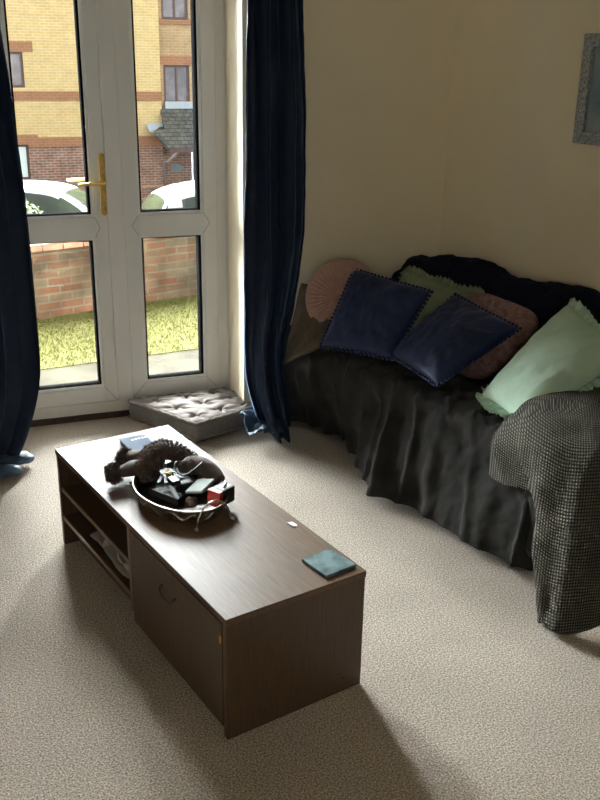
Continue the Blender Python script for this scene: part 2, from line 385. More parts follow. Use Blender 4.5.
ROOFT = brick_mat('grey_roof_tiles', (.20, .20, .17), (.27, .26, .22), (.10, .10, .09), .2, .10, .012, .3, 'xz', .40)
FRW = mat('dark_window_frame', (.07, .035, .03), .5)
PANE = mat('dark_pane', (.10, .09, .10), .1, col2=(.20, .17, .18), vs=2)
PANEL = mat('pale_curtained_pane', (.62, .68, .66), .3)
LEAD = mat('lead', (.30, .33, .36), .6)

struct(MB().box(-2.5, 4.5, YB, 5.95, -.35, -.15).build('ground', PAVE))
b = MB(); b.hexa([(-3, 4.85, -.35), (5, 5.84, -.35), (5, 8.0, -.35), (-3, 6.0, -.35), (-3, 4.84, -.146), (5, 5.84, -.146), (5, 8.0, -.146), (-3, 6.0, -.146)])
lawn = struct(b.build('ground_lawn', LAWN))
N = 16000; xs = rng.uniform(-.6, 2.6, N); t_ = rng.uniform(0, 1, N); y0_ = 5.20+xs*.125; y1_ = 6.2+xs*.304; ys = y0_+(y1_-y0_)*t_
hh = rng.uniform(.008, .026, N); an = rng.uniform(0, 2*PI, N); lean = rng.normal(0, .012, (N, 2)); wd = .0028
P0 = np.stack([xs-np.cos(an)*wd, ys-np.sin(an)*wd, np.full(N, -.147)], 1); P1 = np.stack([xs+np.cos(an)*wd, ys+np.sin(an)*wd, np.full(N, -.147)], 1)
P2 = np.stack([xs+lean[:, 0], ys+lean[:, 1], -.147+hh], 1)
g = mesh_obj('lawn_grass', np.stack([P0, P1, P2], 1).reshape(-1, 3), [(3*i, 3*i+1, 3*i+2) for i in range(N)], BLADE, None, False)
tag(g, 'short sunlit grass on the strip between paving and brick garden wall', 'grass', kind='stuff')
gz = lambda y: -1.815-.114*(y-14.4)
struct(MB().hexa([(-20, 7.8, -4.5), (40, 7.8, -4.5), (40, 40, -4.9), (-20, 40, -4.9), (-20, 7.8, gz(7.8)), (40, 7.8, gz(7.8)), (40, 40, gz(40)), (-20, 40, gz(40))]).build('ground_car_park', ASPH))
# garden wall
gw = empty('garden_wall', (.471, 6.36, -.15), math.atan2(.37, 1.217))
body = MB().box(-2.6, 4.2, 0, .22, -.2, .475).build('brickwork', GBRICK, gw)
cp = MB()
for k in range(46): cp.box(-2.6+k*.148, -2.6+k*.148+.138, -.02, .24, .475, .52)
cp.build('coping', GBRICK2, gw)
tag(gw, 'low weathered red brick garden wall at the end of the lawn', 'garden wall')

# apartment building across the car park
BY = 28.0
bl = empty('apartment_building', (3.0, BY, -3.4))
kids = []
Lh = [(.9, 2.24, .59, 1.53), (1.0, 2.19, -1.93, -.94), (.9, 2.24, 3.2, 4.15)]
b = MB(); hole_wall(b, -8, 6.08, -.75, 6.0, BY, BY+.3, Lh); kids.append(b.build('yellow_brick_wall', YB_))
b = MB(); hole_wall(b, -8, 6.08, -3.45, -1.02, BY, BY+.3, Lh); kids.append(b.build('lower_brick_wall', MB_))
b = MB(); hole_wall(b, -8, 6.10, -1.02, -.75, BY-.03, BY+.3, Lh); kids.append(b.build('brick_band', RB_))
b = MB(); hole_wall(b, -8, 6.10, .25, .50, BY-.03, BY, Lh); kids.append(b.build('brick_band', RB_))
for h_ in Lh:
    b = MB().box(h_[0]-.1, h_[1]+.28, BY-.025, BY, h_[3], h_[3]+.27)
    kids.append(b.build('lintel', RB_))
Rh = [(6.2, 6.98, .13, 1.24), (6.2, 6.98, 2.47, 3.6), (7.0, 8.1, -3.45, -1.2)]
b = MB(); hole_wall(b, 6.08, 14, -.9, 6.0, BY+.15, BY+.4, Rh); kids.append(b.build('ochre_brick_wall', OB_))
b = MB(); hole_wall(b, 6.08, 14, -3.45, -.9, BY+.15, BY+.4, Rh); kids.append(b.build('lower_brick_wall', MB_))
for za in (-2.25, -2.62): kids.append(MB().box(5.2, 6.98, BY-.04, BY+.16, za, za+.07).build('stone_course', mat('course', (.34, .22, .14), .9)))
for h_ in Rh[:2]:
    kids.append(MB().box(h_[0]-.15, h_[1]+.3, BY+.12, BY+.15, h_[3], h_[3]+.25).build('lintel', RB_))
    kids.append(MB().box(h_[0]-.1, h_[1]+.3, BY+.10, BY+.15, h_[2]-.12, h_[2]).build('window_sill', RB_))
adopt(bl, *kids)
def bwin(x0, x1, z0, z1, y, pane, mull=True):
    b = MB(); t = .07
    b.box(x0, x0+t, y, y+.08, z0, z1); b.box(x1-t, x1, y, y+.08, z0, z1); b.box(x0+t, x1-t, y, y+.08, z0, z0+t); b.box(x0+t, x1-t, y, y+.08, z1-t, z1)
    if mull: xm = (x0+x1)/2; b.box(xm-.03, xm+.03, y, y+.08, z0+t, z1-t)
    f = b.build('window', FRW); p = MB().box(x0+t, x1-t, y+.03, y+.05, z0+t, z1-t).build('pane', pane)
    adopt(bl, f); adopt(bl, p); p.parent = f
for h_ in (Lh[0], Lh[2]): bwin(*h_, BY+.08, PANE)
bwin(*Lh[1], BY+.08, PANEL, False)
for h_ in Rh[:2]: bwin(*h_, BY+.2, PANE)
# porch
b = MB(); b.hexa([(5.62, BY-.9, -.62), (5.98, BY-1.25, -1.05), (6.1, BY+.1, -1.05), (6.1, BY+.1, -.5), (5.62, BY-.9, -.56), (5.98, BY-1.25, -.98), (6.1, BY-.6, -.5), (6.1, BY+.1, -.45)]); b.hexa([(5.95, BY-1.25, -1.05), (9.5, BY-1.25, -1.05), (9.5, BY+.15, .02), (6.05, BY+.15, .02), (5.95, BY-1.25, -.98), (9.5, BY-1.25, -.98), (9.5, BY+.15, .12), (6.05, BY+.15, .12)])
adopt(bl, b.build('porch_roof', ROOFT))
b = MB(); b.box(6.0, 9.5, BY-1.27, BY-1.2, -1.12, -1.0); adopt(bl, b.build('gutter', FRW))
b = MB(); b.hexa([(5.6, BY-.35, -.62), (6.15, BY-.35, -.62), (6.2, BY+.1, -.4), (5.6, BY+.1, -.4), (5.6, BY-.35, -.55), (6.15, BY-.35, -.55), (6.2, BY+.1, -.33), (5.6, BY+.1, -.33)])
adopt(bl, b.build('lead_flashing', LEAD))
b = MB().box(6.2, 9.5, BY+.02, BY+.15, .02, .22); adopt(bl, b.build('lead_flashing', LEAD))
b = MB().tube([(6.25, BY-1.2, -1.1), (6.12, BY-.5, -1.45), (6.08, BY-.05, -1.5), (6.08, BY-.05, -3.4)], .045, 8); adopt(bl, b.build('downpipe', mat('downpipe_pvc', (.40, .32, .33), .5)))
b = MB().box(7.05, 8.05, BY+.3, BY+.35, -3.4, -1.2); adopt(bl, b.build('entrance_door', mat('dark_door', (.03, .045, .06), .4)))
b = MB(); N = 20; b.add([(6.52+.2*math.cos(2*PI*k/N), BY+y, -1.72+.1*math.sin(2*PI*k/N)) for y in (.12, .149) for k in range(N)], [tuple(range(N)), tuple(range(N, 2*N))[::-1]]+[(k, (k+1) % N, N+(k+1) % N, N+k) for k in range(N)])
adopt(bl, b.build('name_plaque', mat('plaque', (.12, .17, .2), .4)))
rf = MB(); rf.hexa([(-9, BY-.5, 5.9), (15, BY-.5, 5.9), (15, BY+9, 5.9), (-9, BY+9, 5.9), (-9, BY+4, 8.0), (15, BY+4, 8.0), (15, BY+4.2, 8.0), (-9, BY+4.2, 8.0)]); adopt(bl, rf.build('roof', ROOFT))
tag(bl, 'yellow brick apartment block with red brick bands and a tiled porch across the car park', 'building')

# cars
CARW = mat('white_car_paint', (.20, .20, .205), .35, spec=.4)
CARS = mat('silver_car_paint', (.48, .48, .49), .3, metal=.3)
CGL = mat('car_glass', (.010, .013, .010), .08, col2=(.022, .028, .016), vs=2, spec=.3)
TYRE = mat('tyre', (.02, .02, .02), .8)
def car(loc, rz, paint, label, mirror_white=True):
    r = empty('car', loc, rz)
    # stations: x, z_low, z_belt, hw_low, hw_belt
    st = [(-2.05, .45, .72, .62, .60), (-1.98, .3, .92, .78, .74), (-1.5, .22, 1.0, .84, .80), (-.6, .2, .98, .86, .83), (.3, .2, .96, .86, .83), (.95, .2, .94, .86, .80), (1.5, .22, .84, .84, .72), (1.9, .28, .68, .76, .62), (2.05, .38, .55, .6, .5)]
    secs = []
    for x, zl, zb, hl, hb in st:
        zm = (zl+zb)/2
        secs.append([(x, -hl*.9, zl), (x, -hl, zm-.1), (x, -hl, zm+.1), (x, -hb, zb-.03), (x, -hb*.8, zb+.02), (x, 0, zb+.05), (x, hb*.8, zb+.02), (x, hb, zb-.03), (x, hl, zm+.1), (x, hl, zm-.1), (x, hl*.9, zl)])
    G = loft(np.array(secs), 33, 31); v = G.reshape(-1, 3); f = grid_faces(33, 31)
    f += [tuple(range(31)), tuple(32*31+k for k in range(31))[::-1]]
    mesh_obj('body', v, f, paint, r)
    # cabin
    cb_ = [(-1.85, .98, .70, 1.0, .72), (-1.55, .98, .76, 1.34, .58), (-.8, .98, .80, 1.47, .60), (.0, .97, .80, 1.46, .60), (.45, .96, .78, 1.33, .58), (1.05, .93, .72, .95, .70)]
    secs = []
    for x, zb, hb, zt, ht in cb_:
        secs.append([(x, -hb, zb-.05), (x, -(hb*.6+ht*.4), zb*.6+zt*.4), (x, -ht, zt-.06), (x, -ht*.8, zt), (x, 0, zt+.03), (x, ht*.8, zt), (x, ht, zt-.06), (x, hb*.6+ht*.4, zb*.6+zt*.4), (x, hb, zb-.05)])
    G = loft(np.array(secs), 26, 25)
    mi = []
    for i in range(25):
        for j in range(24):
            x = (G[i, j, 0]+G[i+1, j, 0])/2; jj = (j+.5)/24*8
            side = jj < 2.0 or jj > 6.0
            glass = (side and -1.4 < x < .75 and not (-.45 < x < -.32) and .35 < min(jj, 8-jj)) or (not side and (x > .33 or x < -1.62) and 1.9 < jj < 6.1)
            mi.append(1 if glass else 0)
    cbm = mesh_obj('cabin', G.reshape(-1, 3), grid_faces(26, 25), None, r, True, mats=[paint, CGL], fmat=mi)
    for sy in (-1, 1):
        b = MB(); b.tube([(.62, sy*.80, 1.0), (.62, sy*.93, 1.04)], .03, 6)
        b.tube([(.60, sy*.90, 1.05), (.60, sy*1.0, 1.06), (.6, sy*1.06, 1.05)], [.07, .09, .06], 8); b.build('wing_mirror', paint, r)
        for x in (-1.3, 1.3):
            b = MB(); b.tube([(x, sy*.68, .31), (x, sy*.87, .31)], .31, 24); wh = b.build('wheel', TYRE, r)
            MB().tube([(x, sy*.865, .31), (x, sy*.885, .31)], .19, 16).build('hub_cap', CARS, wh)
        MB().tube([(1.85, sy*.55, .62), (1.99, sy*.5, .6)], [.1, .08], 10).build('headlight', PANEL, r)
    tag(r, label, 'car')
    return r
car((1.62, 16.9, gz(16.9)), -.44, CARW, 'white car with wing mirror seen behind the door handle, left of the other car')
car((4.66, 14.4, gz(14.4)), .03, CARW, 'white car parked to the right, its curved roof seen through the right door leaf')

# shrubs
def shrub(name, c, rad, n, m, label, group=None, leaf=.05):
    c = np.array(c); r = empty(name, tuple(c-np.array([0, 0, rad[2]])))
    u = rng.normal(0, 1, (n, 3)); u /= np.linalg.norm(u, axis=1, keepdims=True); rr = rng.uniform(.55, 1, (n, 1))**.5
    P = c+u*rr*np.array(rad); a = rng.normal(0, 1, (n, 3)); a /= np.linalg.norm(a, axis=1, keepdims=True); bvec = np.cross(a, u); bvec /= np.linalg.norm(bvec, axis=1, keepdims=True)
    V = np.stack([P-a*leaf, P-bvec*leaf*.4, P+a*leaf, P+bvec*leaf*.4], 1).reshape(-1, 3)
    lf = mesh_obj('foliage', V, [(4*i, 4*i+1, 4*i+2, 4*i+3) for i in range(n)], m, None, False)
    b = MB()
    for k in range(6): b.tube([tuple(c-np.array([0, 0, rad[2]])), tuple(c+np.array([math.cos(k)*rad[0]*.5, math.sin(k)*rad[1]*.5, 0]))], .012, 5)
    adopt(r, lf, b.build('stems', DARKWOOD)); tag(r, label, 'shrub', group); return r
LG = mat('bright_leaves', (.030, .055, .004), .7, col2=(.055, .085, .010), vs=8)
MG = mat('green_leaves', (.022, .04, .01), .7, col2=(.045, .06, .02), vs=6)
shrub('shrub', (.86, 12.0, -.86), (.30, .4, .68), 2500, LG, 'bright lime green shrub beside the left car')
shrub('shrub', (2.40, 12.4, -.98), (.24, .4, .60), 2200, MG, 'mid green shrub left of the right-hand white car')
shrub('hedge', (2.2, 24.5, -2.42), (1.6, .4, .5), 4500, MG, 'low green hedge against the apartment block behind the left car', leaf=.07)

# ------------------------------------------------------------------ coffee table
TA = .229; tx, ty = .231, 2.902; TL, TW, TH = 1.162, .412, .353
def T(u, w_, z): return Vector((tx+u*math.cos(TA)+w_*math.sin(TA), ty+u*math.sin(TA)-w_*math.cos(TA), z))
tb = empty('coffee_table', (tx, ty, 0), TA-0)
tb.rotation_euler = (0, 0, TA)
def L(u, w_, z): return (u, -w_, z)     # local coordinates of the table empty
def tbox(name, u0, u1, w0, w1, z0, z1, m, bev=.0012, par=tb):
    b = MB().box(u0, u1, w0, w1, z0, z1, 0, L); return b.build(name, m, par, bev)
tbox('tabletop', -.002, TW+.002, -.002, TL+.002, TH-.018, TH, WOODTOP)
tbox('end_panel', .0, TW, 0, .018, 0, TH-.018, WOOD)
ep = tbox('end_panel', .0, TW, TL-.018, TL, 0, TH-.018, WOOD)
for (u_, z_) in ((.106, .0395), (.354, .042)):
    b = MB(); b.tube([L(u_, TL-.001, z_), L(u_, TL+.0008, z_)], .0032, 10); b.build('screw_hole', BLACK, ep)
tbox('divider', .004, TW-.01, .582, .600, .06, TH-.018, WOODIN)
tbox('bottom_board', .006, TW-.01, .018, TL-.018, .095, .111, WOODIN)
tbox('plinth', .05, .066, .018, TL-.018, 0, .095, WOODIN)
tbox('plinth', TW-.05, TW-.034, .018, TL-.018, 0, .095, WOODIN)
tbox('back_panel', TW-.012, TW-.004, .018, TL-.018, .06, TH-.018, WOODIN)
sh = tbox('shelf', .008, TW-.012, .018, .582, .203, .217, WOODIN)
tbox('edge_band', .004, .008, .018, .582, .203, .217, EDGEM, 0)
tbox('edge_band', .002, .006, .018, .582, .095, .111, EDGEM, 0)
tbox('edge_band', .0, .004, .582, .600, .06, TH-.018, EDGEM, 0)
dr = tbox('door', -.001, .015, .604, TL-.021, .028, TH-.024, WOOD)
b = MB(); pts = []
for k in range(13):
    a = PI+PI*k/12*1.0; pts.append(L(-.009-.006*math.sin(PI*k/12), .852+.040*math.cos(a), .260+.020*math.sin(a)))
b.tube(pts, .0028, 8)
for w_ in (.812, .892): b.tube([L(0, w_, .260), L(-.010, w_, .260)], .004, 8)
b.build('handle', mat('bronze_pull', (.12, .08, .06), .35, metal=.7), dr)
tbox('sticker', -.0022, -.0008, 1.130, 1.139, .272, .292, ORANGE, 0, dr)
tag(tb, 'low brown wood-effect coffee table with open shelf and flap door on the carpet', 'coffee table')

# papers / bag stuffed on the lower shelf
def lump_sheet(name, ctrl, nu, nv, m, amp, scl, seed, thick=.002, f=None):
    g = loft(np.array(ctrl), nu, nv); nn = gnormals(g); g = g+nn*(fbm(g, scl, seed)*amp)[..., None]
    return sheet(name, g, m, None, thick)
mz = empty('magazine', T(.03, .3, .112), TA)
kid = []
ctrl = [[T(.02+.24*j/3, .22+.3*i/3, .125+.012*math.sin(i*2+j)) for j in range(4)] for i in range(4)]
kid.append(lump_sheet('pages', [[tuple(p) for p in r] for r in ctrl], 20, 20, mat('magazine_pages', (.30, .27, .24), .5, var=.2, vs=12), .006, 14, 3, .008))
adopt(mz, *kid); tag(mz, 'thin grey magazine lying on the lower shelf of the coffee table', 'magazine')
pl = []
for i in range(6):
    r = []
    for j in range(6):
        a = i/5*PI; r.append(tuple(T(.02+.12*j/5, .31+.22*i/5+.01*math.sin(j*2), .142+.035*math.sin(a)*(1+.5*math.sin(j*2.2+i)))))
    pl.append(r)
o = lump_sheet('plastic_bag', pl, 40, 40, mat('crumpled_plastic', (.36, .33, .29), .35, var=.15, vs=20), .022, 22, 5, .0015)
origin_to(o, T(.05, .42, .13)); tag(o, 'crumpled grey plastic bag stuffed on the lower shelf of the coffee table', 'bag')

# slate coaster, paper scrap, blue notebook
cs = MB()
q = [T(.297, 1.038, TH), T(.391, 1.030, TH), T(.402, 1.134, TH), T(.303, 1.141, TH)]
cs.hexa([p+Vector((0, 0, .0005)) for p in q[::-1]]+[p+Vector((0, 0, .009)) for p in q[::-1]])
o = cs.build('coaster', [SLATE], None, .0015); origin_to(o, q[0])
tag(o, 'square teal glass coaster at the near corner of the coffee table', 'coaster')
b = MB(); q = [T(.376, .842, TH), T(.392, .846, TH), T(.394, .868, TH), T(.386, .876, TH), T(.378, .862, TH)]
b.add([p+Vector((0, 0, .0008)) for p in q]+[p+Vector((0, 0, .004)) for p in q], [(4, 3, 2, 1, 0), (5, 6, 7, 8, 9)]+[(k, (k+1) % 5, 5+(k+1) % 5, 5+k) for k in range(5)])
o = b.build('paper_scrap', PAPER); origin_to(o, q[0]); tag(o, 'tiny torn white paper scrap on the right edge of the coffee table', 'paper')
nb = empty('notebook', T(.2, .07, TH), TA)
q = lambda z0, z1, e=0: [T(.200-e, .062-e, z0), T(.292+e, .070-e, z0), T(.286+e, .20+e, z0), T(.192-e, .192+e, z0)][::-1]+[T(.200-e, .062-e, z1), T(.292+e, .070-e, z1), T(.286+e, .20+e, z1), T(.192-e, .192+e, z1)][::-1]
k1 = MB().hexa(q(TH+.0005, TH+.003)).hexa(q(TH+.013, TH+.0155)).build('cover', BLUEBK)
k2 = MB().hexa(q(TH+.003, TH+.013, -.003)).build('pages', PAPER)
b = MB()
for k in range(5):
    u0 = .232+.012*k; b.hexa([T(u0, .088, TH+.0155), T(u0+.008, .089, TH+.0155), T(u0+.007, .10, TH+.0155), T(u0-.001, .099, TH+.0155), T(u0, .088, TH+.0162), T(u0+.008, .089, TH+.0162), T(u0+.007, .10, TH+.0162), T(u0-.001, .099, TH+.0162)])
k3 = b.build('title_marks', PAPER)
adopt(nb, k1, k2, k3); tag(nb, 'small dark blue notebook lying at the far end of the coffee table', 'notebook')

# oval silver tray
TC = (.182, .560); ta, tbb = .175, .122; trot = .08     # centre, semi axes (along w, across u), turn
def TR(a, b_, z):
    c, s_ = math.cos(trot), math.sin(trot)
    return T(TC[0]+b_*c+a*s_, TC[1]+a*c-b_*s_, TH+z)
ty_ = empty('tray', TR(0, 0, 0), TA)
N = 96
def oval(k, sc_=1.0, z=0): a = 2*PI*k/N; return TR(ta*sc_*math.cos(a), tbb*sc_*math.sin(a), z)
prof = [(.0, .004), (.82, .004), (.86, .006), (.90, .012), (.97, .045), (1.0, .048), (1.01, .046), (.985, .040), (.91, .008), (.87, .001), (.0, .001)]
v = []; f = []
for i, (s_, z) in enumerate(prof):
    for k in range(N):
        wob = .0012*math.sin(k*PI/3) if 2 < i < 9 and .01 < z < .044 else 0
        v.append(oval(k, max(s_, .001)+wob/ta*2, z))
for i in range(len(prof)-1):
    for k in range(N): f.append((i*N+k, i*N+(k+1) % N, (i+1)*N+(k+1) % N, (i+1)*N+k))
k1 = mesh_obj('dish', v, f, SILVER)
b = MB(); b.tube([oval(k, 1.005, .048) for k in range(N)], .0025, 6, closed=True); k2 = b.build('rim', SILVER)
def thandle(sg):
    b = MB(); pts = []; 
    for k in range(17):
        t = k/16; wv = (t-.5)*.115
        z = .0+.075*min(1, math.sin(PI*t)**.45)
        pts.append(TR(sg*(ta*1.01+.004-abs(wv)**2*6*0), wv, max(.004, z)))
    b.tube(pts, .0032, 8)
    for t in (0, 1): b.tube([TR(sg*(ta*1.01+.004), (t-.5)*.115, .0065), TR(sg*(ta*1.01+.014), (t-.5)*.125, .005)], .005, 8)
    return b.build('handle', SILVER)
b = MB()
for k in range(0, N, 2):   # embossed scroll line
    pass
sc_pts = [oval(k/2, .955+.012*math.sin(k/2*PI/4), .026+.010*math.sin(k/2*PI/4)) for k in range(2*N)]
b.tube(sc_pts, .0022, 5, closed=True); k3 = b.build('embossed_scroll', SILVER)
adopt(ty_, k1, k2, k3, thandle(1), thandle(-1))
tag(ty_, 'oval embossed silver tray with arched handles on the coffee table', 'tray')

def TRc(u, w_, z): return T(u, w_, TH+z)
def furry(name, path, radii, label, spikes=2600, ln=.012, base=SUEDE, furfrom=0.0, furto=1.0, cat='glove', flat=.8):
    P = crom(np.array([tuple(TRc(*p)) for p in path]), 26); R = crom(np.array(radii, float).reshape(-1, 1), 26)[:, 0]
    n = 18; v = []; nrm = []
    for i in range(26):
        t = P[min(i+1, 25)]-P[max(i-1, 0)]; t /= np.linalg.norm(t); u = np.cross(t, [0, 0, 1]); u /= np.linalg.norm(u)+1e-9; q = np.cross(u, t)
        for k in range(n):
            a = 2*PI*k/n; d = u*math.cos(a)+q*math.sin(a)*flat
            wv = 1+.18*noise.noise(Vector(P[i]*40+d*2))
            v.append(P[i]+d*R[i]*wv); nrm.append(d/np.linalg.norm(d))
    f = [(i*n+k, i*n+(k+1) % n, (i+1)*n+(k+1) % n, (i+1)*n+k) for i in range(25) for k in range(n)]+[tuple(range(n))[::-1], tuple(25*n+k for k in range(n))]
    r = empty(name, tuple(P[0]), 0)
    bdy = mesh_obj('body', v, f, base); v = np.array(v); nrm = np.array(nrm)
    kids = [bdy]
    if spikes:
        idx = rng.integers(int(furfrom*25)*n, min(int(furto*25)+1, 26)*n, spikes); sp = []
        for j in idx:
            i = j//n; side = 0
            p = v[j]+rng.normal(0, .0025, 3); d = nrm[j]+rng.normal(0, .45, 3); d[2] -= .15
            if i <= 1: d = d*.5+(P[0]-P[1])/np.linalg.norm(P[0]-P[1])*rng.uniform(.3, 1.2); p = P[i]+(v[j]-P[i])*rng.uniform(.1, 1)
            d /= np.linalg.norm(d); w__ = np.cross(d, rng.normal(0, 1, 3)); w__ /= np.linalg.norm(w__)+1e-9
            l_ = ln*rng.uniform(.5, 1.1)
            e = p+d*l_; e[2] = max(e[2], TH+.002)
            p[2] = max(p[2], TH+.002)
            sp += [p-w__*.0009, p+w__*.0009, e]
        fu = mesh_obj('fur', sp, [(3*i, 3*i+1, 3*i+2) for i in range(len(sp)//3)], FURM, None, False); fu['kind'] = 'stuff'; kids.append(fu)
    adopt(r, *kids); tag(r, label, cat); return r
furry('mitten', [(.045, .350, .040), (.080, .368, .045), (.130, .39, .056), (.185, .43, .055)], [.028, .023, .030, .024], 'dark brown mitten with thick furry cuff hanging over the tray rim', 4200, .017, furto=.3)
furry('mitten', [(.110, .285, .050), (.13, .31, .06), (.165, .35, .066), (.20, .40, .055)], [.024, .024, .028, .022], 'dark brown mitten with furry cuff behind the one hanging over the rim', 3000, .013, furto=.35)
furry('fur_headband', [(.125, .455, .045), (.140, .425, .080), (.185, .395, .100), (.240, .405, .092), (.275, .45, .065), (.28, .51, .045)], [.020, .026, .028, .028, .024, .018], 'brown furry headband arched over the pile in the tray', 7500, .014, furto=1, cat='headband')
furry('fur_pompom', [(.205, .335, .05), (.225, .325, .075), (.245, .345, .08), (.26, .39, .06)], [.016, .022, .022, .016], 'small dark brown furry pompom tuft at the back of the tray', 2200, .014, furto=1, cat='pompom')
furry('suede_pouch', [(.225, .50, .055), (.250, .49, .075), (.285, .53, .072), (.300, .59, .050)], [.020, .030, .032, .020], 'soft brown suede pouch at the right side of the tray', 900, .007, furto=.5, cat='pouch')
# dark wallet base, sunglasses, keys, card case, red box, small things in the tray
def slab(name, c, lu, lw, h_, rz, m, label, cat, tilt=0, bev=.002, tw=0):
    b = MB().box(-lu/2, lu/2, -lw/2, lw/2, -h_/2, h_/2)
    o = b.build(name, m, None, bev); o.location = TRc(*c); o.rotation_euler = (tilt, tw, TA+rz); tag(o, label, cat); return o
slab('wallet', (.165, .53, .024), .08, .11, .022, .5, BLACKL, 'black leather wallet under the keys in the tray', 'wallet', .1)
slab('glasses_case', (.215, .50, .05), .05, .13, .03, -.15, BLACKL, 'black leather case in the middle of the tray pile', 'case', .15, .006)
cc = slab('card_case', (.222, .612, .062), .075, .060, .008, .55, GREYC, 'pale grey flat card case leaning in the tray beside the red box', 'card case', -.25, .002, -.12)
rb = empty('matchbox', TRc(.262, .668, .045), TA+.35)
def lb(name, x0, x1, y0, y1, z0, z1, m, par, bev=.001): return MB().box(x0, x1, y0, y1, z0, z1).build(name, m, par, bev)
lb('box', -.034, .034, -.022, .022, -.022, .026, BLACK, rb, .003); lb('red_side', -.0355, -.0195, -.0225, .0225, -.022, .0265, RED, rb)
lb('white_label', -.01, .03, -.015, .012, .026, .0268, PAPER, rb, 0)
b = MB(); b.tube([(.0, -.01, .028), (.02, .0, .032), (.03, .012, .028)], .003, 8); b.build('wire_clip', STEEL, rb)
tag(rb, 'small black box with a red end and white label in the tray', 'box')
b = MB(); pts = [(0, 0, -.018), (0, 0, -.012), (0, 0, .008), (0, 0, .018)]
b.tube(pts, [.010, .016, .016, .008], 14); o = b.build('lip_balm', mat('rosewood_brown', (.10, .05, .035), .35)); o.location = TRc(.185, .63, .03); o.rotation_euler = (1.1, .3, 0)
tag(o, 'small round brown pot lying in the tray in front of the card case', 'pot')
kr = empty('key_bunch', TRc(.165, .50, .075), TA)
def key(x, y, rz, tz, m=STEEL):
    b = MB(); N = 12; c_, s_ = math.cos(rz), math.sin(rz)
    def Q(a, b_, z): return (x+a*c_-b_*s_, y+a*s_+b_*c_, z+a*tz)
    ring = [Q(.011*math.cos(2*PI*k/N), .011*math.sin(2*PI*k/N), 0) for k in range(N)]
    b.add(ring+[(p[0], p[1], p[2]+.002) for p in ring], [tuple(range(N))[::-1], tuple(range(N, 2*N))]+[(k, (k+1) % N, N+(k+1) % N, N+k) for k in range(N)])
    for (a0, a1, w0, w1) in ((.009, .048, -.003, .003), (.024, .028, .003, .006), (.033, .036, .003, .005), (.042, .046, .003, .0065)):
        q = [Q(a0, w0, 0), Q(a1, w0, 0), Q(a1, w1, 0), Q(a0, w1, 0)]; b.hexa(q+[(p[0], p[1], p[2]+.002) for p in q])
    return b.build('key', m, kr)
key(-.005, .0, -1.9, -.25); key(.008, -.004, -1.5, -.3, BRASS); key(.0, .008, -2.4, -.3); key(.015, .005, -.9, -.2)
b = MB(); b.tube([(.016*math.cos(2*PI*k/20), .016*math.sin(2*PI*k/20), .004) for k in range(20)], .0013, 6, closed=True); b.build('key_ring', STEEL, kr)
b = MB().box(-.012, .014, -.075, -.035, -.012, .002); b.build('key_fob', BLACK, kr, .003)
tag(kr, 'bunch of metal keys with black fob on top of the tray pile', 'keys')
b = MB(); b.tube([TRc(.235+.045*math.cos(a), .515+.03*math.sin(a), .085+.012*math.sin(2*a)) for a in np.linspace(0, 4.6, 24)], .0016, 6)
o = b.build('wire_cable', STEEL); origin_to(o, TRc(.235, .515, .085)); tag(o, 'thin curled metal chain over the brown headband in the tray', 'chain')

# ------------------------------------------------------------------ curtains
HEMM = mat('lit_curtain_velvet', (.035, .065, .115), .5, sheen=.5, sheen_tint=(.3, .45, .65), var=.1, vs=25, spec=.4)  # lighter blue paints the daylight on the velvet hem into its colour
def curtain(name, zs, left, right, yc, folds, amp, m, label, seed, nu=150, nv=160, ph=0, extra=None, cat='curtain', ridges=None):
    z = np.linspace(zs[0], zs[-1], nu); xl = np.interp(z, *zip(*sorted(zip(zs, left)))); xr = np.interp(z, *zip(*sorted(zip(zs, right)))); 
    k = np.ones(9)/9; pad = lambda a: np.convolve(np.pad(a, 4, mode='edge'), k, 'valid')
    xl, xr = pad(xl), pad(xr)
    t = np.linspace(0, 1, nv); g = np.zeros((nu, nv, 3))
    for i in range(nu):
        zz = z[i]; wav = np.zeros(nv)
        tt = t+.035*math.sin(zz*2.3+seed)+.02*np.sin(t*9+zz*3)
        sc_ = 1+.35*math.sin(zz*1.9+seed*2)
        wav = amp*(np.sin(tt*folds*2*PI+ph)*.7+.3*np.sin(tt*folds*4.3*PI+1+zz*1.5))*sc_
        g[i, :, 0] = xl[i]+(xr[i]-xl[i])*(t+.02*np.sin(t*folds*4*PI+ph))
        g[i, :, 1] = yc-wav; g[i, :, 2] = zz
    if extra: g = extra(g, t, z)
    o = sheet(name, g, m, None, .004)
    return o
def exR(g, t, z):
    # hem gathers and drags over the carpet to the right
    for i, zz in enumerate(z):
        k = max(0, 1-zz/.5)
        g[i, :, 1] -= .06*k*np.sin(PI*t)
        if zz < .12: g[i, :, 2] = np.maximum(g[i, :, 2], .008+.10*(1-zz/.12)*np.clip(t*1.4-.95, 0, 1)+.16*(1-zz/.12)*np.clip(.35-t, 0, 1))
        # tuck crease where it bulges at the sofa arm
        g[i, :, 1] -= .03*math.exp(-((zz-.75)/.25)**2)*np.sin(PI*t)
    g[..., 1] += fbm(g, 6, 3)*.012
    return g
zsR = [.008, .06, .12, .25, .4, .6, .8, 1.0, 1.3, 1.8, 2.36]
lR = [1.195, 1.165, 1.14, 1.105, 1.095, 1.092, 1.088, 1.085, 1.092, 1.10, 1.10]
rR = [1.30, 1.31, 1.30, 1.28, 1.275, 1.325, 1.352, 1.365, 1.362, 1.335, 1.32]
c = curtain('curtain', zsR, lR, rR, 3.56, 2.6, .040, VELVET, '', 1.0, extra=exR, ph=2.2)
r = empty('curtain', (1.2, 3.56, 0)); c.name = 'curtain_panel'; adopt(r, c)
